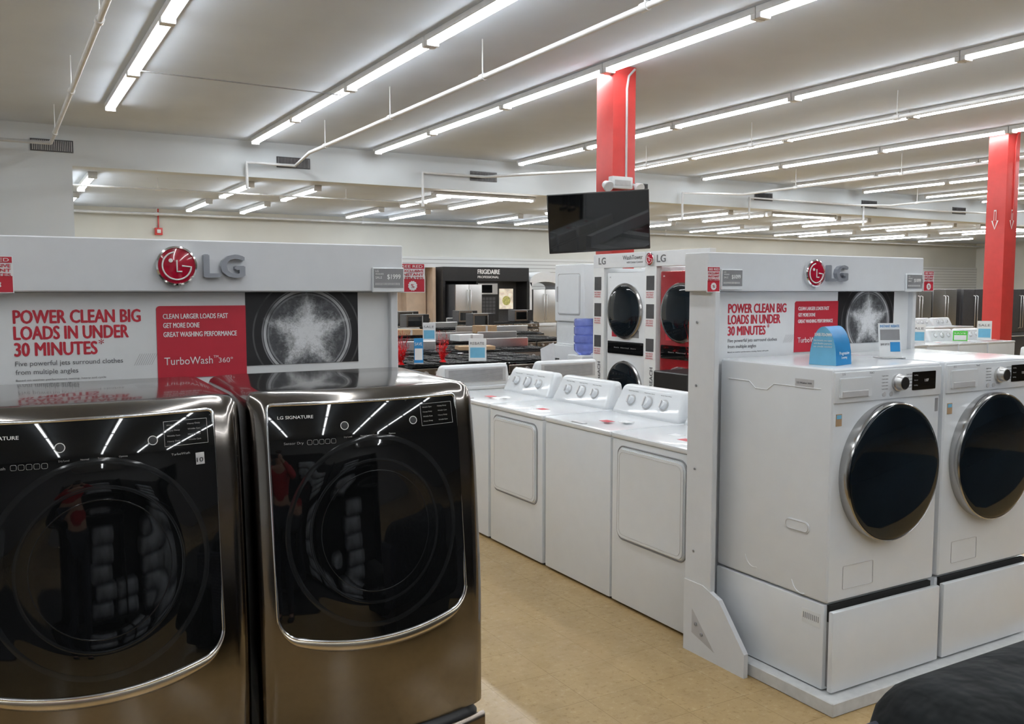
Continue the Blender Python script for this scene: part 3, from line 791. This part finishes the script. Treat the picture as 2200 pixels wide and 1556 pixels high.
# laundry centre
e=empty("laundry_center",(6.66,9.55,.1),-R90,lab="white one-piece stacked laundry center",cat="laundry center")
box("washer_body",(-.34,.34,-.34,.3,0,.95),white,.015,parent=e)
box("dryer_body",(-.335,.335,-.30,.3,1.25,1.98),white,.02,3,parent=e)
box("control_panel",(-.335,.335,-.27,.3,.95,1.25),whitepl,.01,parent=e)
plate("dryer_door",rr(-.24,.24,1.35,1.85,.03),-.312,-.30,white,.005,parent=e)
tube("door_gap",[(x,-.301,z) for x,z in rr(-.25,.25,1.34,1.86,.03)],.005,lgrey,cyc=True,parent=e)
box("door_handle",(-.26,-.235,-.325,-.30,1.5,1.7),lgrey,.004,1,parent=e)
lathe("control_knob",[(.04,0),(.035,.025),(0,.027)],mgrey,20,parent=e,loc=(.15,-.27,1.1))
box("lid",(-.3,.3,-.30,-.1,.95,.965),white,.005,1,parent=e)
box("plinth",(6.32,6.97,9.2,9.92,0,.1),panelw,.003,1,lab="low white plinth beneath the stacked laundry center",cat="plinth")

# water cooler
e=empty("water_cooler",(6.13,8.86,0),lab="white water cooler with an upturned blue bottle",cat="water cooler")
box("cabinet",(-.15,.15,-.15,.15,0,.98),whitepl,.02,3,parent=e)
prof=[(.06,-.03),(.08,.0),(.115,.025),(.13,.05),(.132,.12),(.120,.13),(.132,.14),(.132,.22),(.120,.23),(.132,.24),(.132,.32),(.120,.33),(.132,.34),(.132,.40),(.12,.425),(0,.43)]
lathe("water_bottle",prof,jugm,32,parent=e,loc=(0,0,.99),rot=(-R90,0,0),lab="translucent blue water bottle")
box("tap_recess",(-.1,.1,-.155,-.14,.6,.85),dgrey,.005,1,parent=e)
for x in(-.05,.05): box("tap",(x-.015,x+.015,-.19,-.15,.78,.82),bluem,.004,1,parent=e)

# ------------------------------------------------------------ ranges
def cooker():
    e=empty("kitchen_range",(0,0,0),lab="black and stainless freestanding kitchen range in a display row",cat="kitchen range",group="rows of kitchen ranges")
    box("body",(-.375,.375,-.31,.32,.08,.90),dgrey,.006,1,parent=e)
    box("cooktop",(-.38,.38,-.33,.33,.90,.925),bglass,.006,1,parent=e)
    box("control_panel",(-.378,.378,-.345,-.31,.80,.90),dsteel2,.006,1,parent=e)
    for i in range(5): lathe("knob",[(.022,0),(.02,.03),(0,.03)],silver,14,parent=e,loc=(-.28+.14*i,-.345,.85))
    d=box("oven_door",(-.372,.372,-.345,-.31,.28,.785),dsteel2,.006,1,parent=e)
    box("oven_window",(-.27,.27,-.348,-.344,.38,.66),bglass,0,parent=d)
    tube("oven_handle",[(-.3,-.345,.73),(-.3,-.39,.73),(.3,-.39,.73),(.3,-.345,.73)],.012,chrome,parent=d)
    box("drawer",(-.372,.372,-.343,-.31,.09,.27),dsteel2,.006,1,parent=e)
    box("plinth",(-.35,.35,-.28,.3,0,.08),black,0,parent=e)
    vs=[];fs=[]
    for x in(-.19,.19):
        for y in(-.16,.16):
            for k in range(5):
                a=-.16+.08*k
                for bb in((x+a*.9-.005,x+a*.9+.005,y-.13,y+.13),(x-.15,x+.15,y+a*.75-.005,y+a*.75+.005)):
                    b=len(vs)
                    vs+=[(bb[i],bb[j],zz) for zz in(.93,.945) for i,j in((0,2),(1,2),(1,3),(0,3))]
                    fs+=[(b,b+1,b+2,b+3),(b+4,b+5,b+6,b+7),(b,b+1,b+5,b+4),(b+1,b+2,b+6,b+5),(b+2,b+3,b+7,b+6),(b+3,b,b+4,b+7)]
    mesh("burner_grates",vs,fs,black,parent=e)
    return e
ck=cooker(); gK="rows of kitchen ranges"
ck.location=(3.9,9.2,0)
bgm=box("backguard",(-.37,.37,.27,.32,.926,1.06),silver,.01,1); bgd=bgm.data; D.objects.remove(bgm)
def addbg(r):
    o=D.objects.new("backguard",bgd); COL.objects.link(o); o.parent=r
i=0
for y,xs,rz in((9.2,(4.68,5.46),0),(10.9,(4.1,4.88,5.66,6.44),0),(12.9,(5.0,5.78,6.56,7.34,8.12),0),(15.0,(5.7,6.48,7.26,8.04,8.82),0),(17.4,(6.9,7.68,8.46,9.24,10.02),0),(20,(7.8,8.6,9.4,10.2,11.0,11.8),0),
    (9.9,(3.9,4.68,5.46),math.pi),(11.62,(4.1,4.88,5.66,6.44),math.pi),(13.62,(5.0,5.78,6.56,7.34,8.12),math.pi),(15.72,(5.7,6.48,7.26,8.04,8.82),math.pi)):
    for x in xs:
        r=dup(ck,(x,y,0),rz,group=gK); i+=1
        if y>10.5 and i%3==1: addbg(r)
def carton(x,y,z,sx,sy,sz,m,lab):
    e=empty("carton",(x,y,z),random.uniform(-.3,.3),lab=lab,cat="box")
    box("carton_body",(-sx/2,sx/2,-sy/2,sy/2,0,sz),m,.003,1,parent=e)
    box("packing_tape",(-.02,.02,-sy/2-.001,sy/2+.001,.002,sz+.001),lgrey,0,parent=e)
carton(6.48,14.95,.946,.5,.35,.10,cardb,"brown cardboard carton resting on a range")
carton(8.04,14.95,.946,.4,.3,.14,cardb,"brown cardboard carton resting on a range")
carton(6.56,12.8,.946,.45,.3,.1,printw,"flat white carton resting on a range")
carton(5.66,10.8,.946,.5,.3,.05,cardb,"flat brown carton resting on a range")
carton(14.02,12.22,.969,.40,.22,.36,greenm,"bright green carton on a far white dryer")
carton(14.74,12.2,.969,.3,.2,.3,printw,"white carton on a far white dryer")
# countertop microwave ovens standing on the far ranges
def micro(x,y):
    e=empty("microwave_oven",(x,y,.946),lab="dark countertop microwave oven displayed on a range",cat="microwave oven",group="microwave ovens on the ranges")
    box("case",(-.26,.26,-.17,.17,.01,.30),dgrey,.006,1,parent=e)
    dd=box("door",(-.255,.12,-.185,-.17,.015,.295),dsteel2,.004,1,parent=e)
    box("door_window",(-.22,.08,-.188,-.184,.06,.25),bglass,0,parent=dd)
    box("control_panel",(.125,.255,-.185,-.17,.015,.295),black,.002,1,parent=e)
    box("handle",(.09,.105,-.21,-.185,.04,.27),chrome,.004,1,parent=e)
    for a in(-.2,.2):
        for b in(-.13,.13): box("foot",(a-.015,a+.015,b-.015,b+.015,0,.012),black,0,parent=e)
for x,y in((7.68,17.4),(9.24,17.4),(8.6,20),(10.2,20),(11.8,20)): micro(x,y)
def card(x,y,z,w,h,m,rz,lab,s):
    e=empty("sign_card",(x,y,z),rz,lab=lab,cat="sign")
    box("card",(-w/2,w/2,-.004,.004,.01,h),m,0,parent=e)
    box("card_panel",(-w*.42,w*.42,-.006,-.004,h*.15,h*.6),printw if m is not printw else blue2,0,parent=e)
    box("card_base",(-w/2,w/2,-.05,.05,0,.01),lgrey,0,parent=e)
    text(s,h*.12,txtw if m is not printw else txtd,(-w*.42,-.0065,h*.72),e,w*.8,name="card_lettering")
card(4.02,9.0,.946,.10,.28,bluem,-.4,"blue printed sign card standing on a range","SAVE")
card(4.75,9.0,.946,.20,.26,printw,-.5,"white and blue printed sign card standing on a range","REBATE")
card(5.9,12.8,.946,.2,.3,printw,-.5,"white printed sign card standing on a range","SALE")
card(11.6,8.3,.98,.2,.28,printw,-.9,"white printed sign card on a white washer","SALE")
card(12.6,8.3,.98,.2,.16,greenm,-.9,"green printed sign card on a white washer","SAVE")
card(13.2,8.3,.98,.2,.3,printw,-.9,"white printed sign card on a white washer","SALE")
def tinsel(x,y,z,h,lab,nk=90,sp0=.10):
    vs=[];fs=[]
    for k in range(nk):
        a=random.uniform(0,6.283); sp=random.uniform(.03,sp0); hh=h*random.uniform(.2,1); ph_=random.uniform(0,6)
        px=lambda t:(sp*t*math.cos(a)+.03*t*math.sin(11*t+ph_),sp*t*math.sin(a)+.03*t*math.cos(9*t+ph_),hh*t)
        b=len(vs)
        for i in range(9):
            p=px(i/8); w_=.0022; vs+=[(p[0]-w_,p[1],p[2]),(p[0]+w_,p[1]+.004*(i%2),p[2])]
        fs+=[(b+2*i,b+2*i+1,b+2*i+3,b+2*i+2) for i in range(8)]
    n=len(vs)
    vs+=[(-.03,-.03,0),(.03,-.03,0),(.03,.03,0),(-.03,.03,0),(0,0,.05)]; fs+=[(n,n+1,n+4),(n+1,n+2,n+4),(n+2,n+3,n+4),(n+3,n,n+4),(n,n+1,n+2,n+3)]
    mesh("tinsel_centerpiece",vs,fs,redfoil,loc=(x,y,z),lab=lab,cat="decoration")
tinsel(3.80,8.98,.946,.38,"shiny red foil spray standing on a range",70)
tinsel(4.36,9.1,.946,.36,"shiny red foil spray standing on a range",60)
tinsel(4.02,9.7,.946,.3,"shiny red foil spray standing on a range",50)
box("display_table",(5.55,5.98,6.35,6.85,0,.97),black,.01,1,lab="black display table near the towers",cat="table")
tinsel(5.85,6.6,.97,.5,"shiny red foil spray beside the red laundry tower")
mesh("acrylic_flyer",[(0,0,0),(.12,.0,0),(.10,.04,.32),(-.02,.04,.26)],[(0,1,2,3)],lgrey,loc=(4.2,6.72,.969),rot=(0,0,-.5),lab="clear acrylic flyer leaning on a white washer",cat="sign")

# ------------------------------------------------------------ refrigerators
def fridge(m,lab):
    e=empty("refrigerator",(0,0,0),lab=lab,cat="refrigerator")
    box("body",(-.45,.45,-.30,.35,.0,1.78),dgrey,.01,1,parent=e)
    for s in(-1,1):
        d=box("door",(min(s*.003,s*.447),max(s*.003,s*.447),-.37,-.30,.70,1.775),m,.012,2,parent=e)
        tube("handle",[(s*.05,-.37,.80),(s*.05,-.42,.82),(s*.05,-.42,1.60),(s*.05,-.37,1.62)],.014,silver,parent=d)
    d=box("freezer_drawer",(-.447,.447,-.37,-.30,.07,.69),m,.012,2,parent=e)
    tube("handle",[(-.35,-.37,.6),(-.33,-.42,.6),(.33,-.42,.6),(.35,-.37,.6)],.014,silver,parent=d)
    return e
gF="refrigerators along the rear"
f1=fridge(silver,"stainless french-door refrigerator in a showroom row"); f1.location=(12.55,24.7,.148)
f2=fridge(dgrey,"black stainless french-door refrigerator in a showroom row"); f2.location=(20.6,13.6,0)
for x,y in((18.5,13.6),(19.45,13.6),(15.6,25.2),(16.9,25.8),(18.1,25.8),(19.3,25.8),(22.6,15.5),(23.8,15.5)): dup(f1,(x,y,0),0,group=gF)
for x,y in((21.55,13.6),(22.5,13.6),(21,25.8),(22,25.8)): dup(f2,(x,y,0),0,group=gF)

# kitchen display with black header
e=empty("kitchen_display",(11.9,25.4,0),lab="black showroom kitchen bay with illuminated header lettering",cat="display stand")
box("header",(0,3.07,-.6,.2,2.03,2.47),black,.01,1,parent=e)
box("back_panel",(0,3.07,.1,.15,0,2.03),dgrey,0,parent=e)
box("side_panel",(0,.08,-.6,.1,0,2.03),black,0,parent=e)
box("side_panel",(2.99,3.07,-.6,.1,0,2.03),black,0,parent=e)
box("tall_cabinet",(1.2,2.0,-.5,.1,.0,2.03),black,0,parent=e)
box("platform",(.08,2.99,-1.1,.1,0,.148),lgrey,0,parent=e)
mw=box("wall_oven",(1.25,1.95,-.54,-.5,1.62,1.97),silver,.01,1,parent=e)
box("oven_window",(1.33,1.75,-.545,-.54,1.67,1.92),bglass,0,parent=mw)
fs_=box("food_screen",(2.15,2.65,-.3,-.26,1.15,1.80),foodm,0,parent=e,lab="bright screen showing plated food")
lathe("plate_picture",[(.15,0),(.15,.003),(0,.004)],saladm,24,parent=fs_,loc=(2.4,-.301,1.42))
text("FRIGIDAIRE",.14,txtw,(1.2,-.61,2.26),e,.78,bold=.006,name="header_lettering",lab="white capital lettering")
text("PROFESSIONAL",.07,txtw,(1.2,-.61,2.13),e,.75,bold=.002,name="header_lettering",lab="white capital lettering")
vs=[];fs=[]
for i in range(5):
    for j in range(5):
        b=len(vs); x=1.3+i*.12; z=1.0+j*.11; vs+=[(x,-.505,z),(x+.1,-.505,z),(x+.1,-.505,z+.09),(x,-.505,z+.09)]; fs.append((b,b+1,b+2,b+3))
mesh("wine_rack",vs,fs,dgrey,parent=e)
e=empty("kitchen_bay",(8.9,25.6,0),lab="beige cabinet bay with wooden panelling",cat="display stand")
box("back_panel",(0,2.9,.3,.4,0,2.45),beige,0,parent=e)
box("side_panel",(2.8,2.9,-.5,.3,0,2.45),beige,0,parent=e)
box("canopy",(0,2.9,-.5,.4,2.45,2.55),panelw,0,parent=e)
box("counter",(.2,2.0,-.4,.3,0,.93),dgrey,.01,1,parent=e)
box("cabinet_door",(2.1,2.75,-.1,.3,.1,2.2),beige,.01,1,parent=e)
for x in(10.9,11.35):
    l=empty("pendant_lamp",(x,25.2,2.45),lab="small brown glass pendant lamp hanging in the beige bay",cat="pendant lamp",group="pendant lamps in the beige bay")
    tube("cord",[(0,0,0),(0,0,-.35)],.01,black,parent=l)
    lathe("lamp_shade",[(.02,0),(.05,.1),(.1,.28),(.09,.34),(0,.34)],brownglass,16,parent=l,loc=(0,0,-.33),rot=(R90,0,0))
dup(ck,(9.9,24.3,0),0,group=gK); dup(ck,(10.7,24.3,0),0,group=gK)
e=empty("arch_bay",(15.0,25.3,0),lab="white arched display bay around a refrigerator",cat="display stand")
vs=[];fs=[];n=12
for y in(-.5,.35):
    for i in range(n+1):
        a=math.pi-math.pi*i/n; vs.append((.6+.6*math.cos(a),y,2.0+.35*math.sin(a)))
    for i in range(n+1):
        a=math.pi-math.pi*i/n; vs.append((.6+.52*math.cos(a),y,1.85+.18*math.sin(a)))
N1=n+1
for i in range(n): fs+=[(i,i+1,N1+i+1,N1+i),(2*N1+i,2*N1+i+1,3*N1+i+1,3*N1+i),(i,i+1,2*N1+i+1,2*N1+i),(N1+i,N1+i+1,3*N1+i+1,3*N1+i)]
mesh("arch_head",vs,fs,panelw,parent=e)
box("side_panel",(0,.08,-.5,.35,0,2.0),panelw,0,parent=e)
box("side_panel",(1.12,1.2,-.5,.35,0,2.0),panelw,0,parent=e)

# ------------------------------------------------------------ black upholstered recliner close to the camera
e=empty("recliner_chair",(2.17,.85,0),lab="black upholstered recliner with a padded backrest and dotted edging",cat="chair")
def pillow(name,b,m,pw=.35,**k):
    x0,x1,y0,y1,z0,z1=b
    return box(name,b,m,min(x1-x0,y1-y0,z1-z0)*pw,6,**k)
pillow("backrest",(-.60,.60,.05,.43,.30,.92),leather,.46,parent=e)
pillow("side_edging",(-.613,-.52,.11,.38,.32,.83),dotm,.3,parent=e,lab="navy fabric edging with small white dots")
box("seat",(-.45,.42,-.60,.10,.25,.50),leather,.06,4,parent=e)
for x in(-.62,.44): box("armrest",(x,x+.17,-.60,.10,.12,.66),leather,.05,4,parent=e)
box("base",(-.5,.47,-.5,.3,.03,.30),black,.01,1,parent=e)
for x in(-.45,.42):
    for y in(-.45,.25): box("leg",(x-.03,x+.03,y-.03,y+.03,0,.05),black,0,parent=e)

# ------------------------------------------------------------ things behind the photographer (seen mirrored in the black glass)
box("floor_mat",(-3.5,10,-6,-1.1,0,.012),absorber,0,lab="large dark carpet sheet added out of view to darken the glass reflections",cat="absorber")  # unseen dark sheet, added so the black glass mirrors less bright floor
box("floor_mat",(3.2,10,-1.08,1.25,0,.012),absorber,0,lab="dark carpet sheet added out of view to darken the washer door reflections",cat="absorber")  # added outside the view to keep reflections in the white washers' doors dark
e=empty("shelving_unit",(1.2,-2.4,.012),math.pi,lab="black store shelving unit loaded with packaged bedding",cat="shelf")
box("shelf_back",(-1.6,1.6,.25,.28,0,1.9),black,0,parent=e)
for x in(-1.6,0,1.57): box("upright",(x,x+.03,-.25,.25,0,1.9),black,0,parent=e)
for z in(.1,1.0): box("shelf",(-1.6,1.6,-.25,.25,z,z+.03),blackm,0,parent=e)
bag=None
for x,z0,nst in((.62,.142,5),(.62,1.042,4),(1.9,.142,5),(1.9,1.042,4),(1.25,.142,2)):
    for st in range(nst):
        zz=z0+.152*st; xx=x+random.uniform(-.06,.06)
        if bag is None:
            bag=empty("pillow_package",(xx,-2.36,zz),.05,lab="plump bedding package in pale printed plastic",cat="package",group="bedding packages on the shelving")
            box("package_body",(-.27,.27,-.17,.17,0,.15),bagm,.065,4,parent=bag)
        else: dup(bag,(xx,-2.36,zz),random.uniform(-.1,.1))

# photographer
def skin(name,J,E,R,m,sub=2,parent=None,lab=None,root=0):
    me=D.meshes.new(name); me.from_pydata(J,E,[]); me.update()
    ob=D.objects.new(name,me); COL.objects.link(ob)
    md=ob.modifiers.new("k",'SKIN')
    for i,v in enumerate(me.skin_vertices[0].data): v.radius=(R[i],R[i]) if not isinstance(R[i],tuple) else R[i]; v.use_root=(i==root)
    md.use_smooth_shade=True
    s=ob.modifiers.new("s",'SUBSURF'); s.levels=sub; s.render_levels=sub
    m2=conv(ob,name)
    return finish(D.objects.new(name,m2),m=m,smooth=True,parent=parent,lab=lab)
pe=empty("person",(.08,-.72,0),lab="person in a red top and dark trousers raising a phone",cat="person")
J=[(0,0,.95),(0,0,1.15),(0,.01,1.38),(0,.0,1.50),(0,.03,1.60),(0,.04,1.72),
   (-.19,0,1.42),(-.30,.17,1.28),(-.10,.38,1.58),(.19,0,1.42),(.30,.17,1.28),(.10,.38,1.58),
   (-.10,0,.90),(-.11,.02,.50),(-.12,-.02,.09),(-.13,.10,.04),(.10,0,.90),(.11,.02,.50),(.12,-.02,.09),(.13,.10,.04)]
E=[(0,1),(1,2),(2,3),(3,4),(4,5),(2,6),(6,7),(7,8),(2,9),(9,10),(10,11),(0,12),(12,13),(13,14),(14,15),(0,16),(16,17),(17,18),(18,19)]
Rr=[(.15,.11),(.14,.10),(.15,.10),.06,.08,.085,.065,.05,.03,.065,.05,.03,.09,.06,.045,.04,.09,.06,.045,.04]
skin("body",J,E,Rr,skinm,parent=pe)
skin("red_top",[J[0],J[1],J[2],J[6],J[7],(-.14,.34,1.53),J[9],J[10],(.14,.34,1.53)],[(0,1),(1,2),(2,3),(3,4),(4,5),(2,6),(6,7),(7,8)],[(.17,.13),(.165,.125),(.17,.12),.085,.068,.045,.085,.068,.045],redshirt,parent=pe,lab="loose red long-sleeved top")
skin("trousers",[(0,0,.97),J[12],J[13],J[14],J[16],J[17],J[18]],[(0,1),(1,2),(2,3),(0,4),(4,5),(5,6)],[(.165,.12),.11,.08,.065,.11,.08,.065],darkcloth,parent=pe,lab="dark trousers")
skin("hair",[(0,-.01,1.74),(0,.03,1.79)],[(0,1)],[.085,.075],hairm,parent=pe)
for s in(-1,1):
    for k in range(4):
        skin("finger",[(s*.10,.38,1.56+.018*k),(s*.085,.43,1.57+.018*k),(s*.06,.435,1.57+.018*k)],[(0,1),(1,2)],[.009,.008,.007],skinm,1,pe)
    skin("thumb",[(s*.09,.38,1.55),(s*.06,.39,1.545),(s*.04,.40,1.56)],[(0,1),(1,2)],[.01,.009,.008],skinm,1,pe)
for s in(-1,1): box("shoe",(s*.125-.05,s*.125+.05,-.09,.20,0,.08),black,.03,3,parent=pe)
ph=empty("phone",(.08,-.31,1.62),lab="dark smartphone held up in both hands",cat="phone")
box("phone_body",(-.075,.075,-.004,.004,-.037,.037),black,.004,2,parent=ph)
lathe("phone_camera",[(.012,0),(.012,.003),(0,.004)],dgrey,16,parent=ph,loc=(.055,.004,.02),rot=(0,0,math.pi))
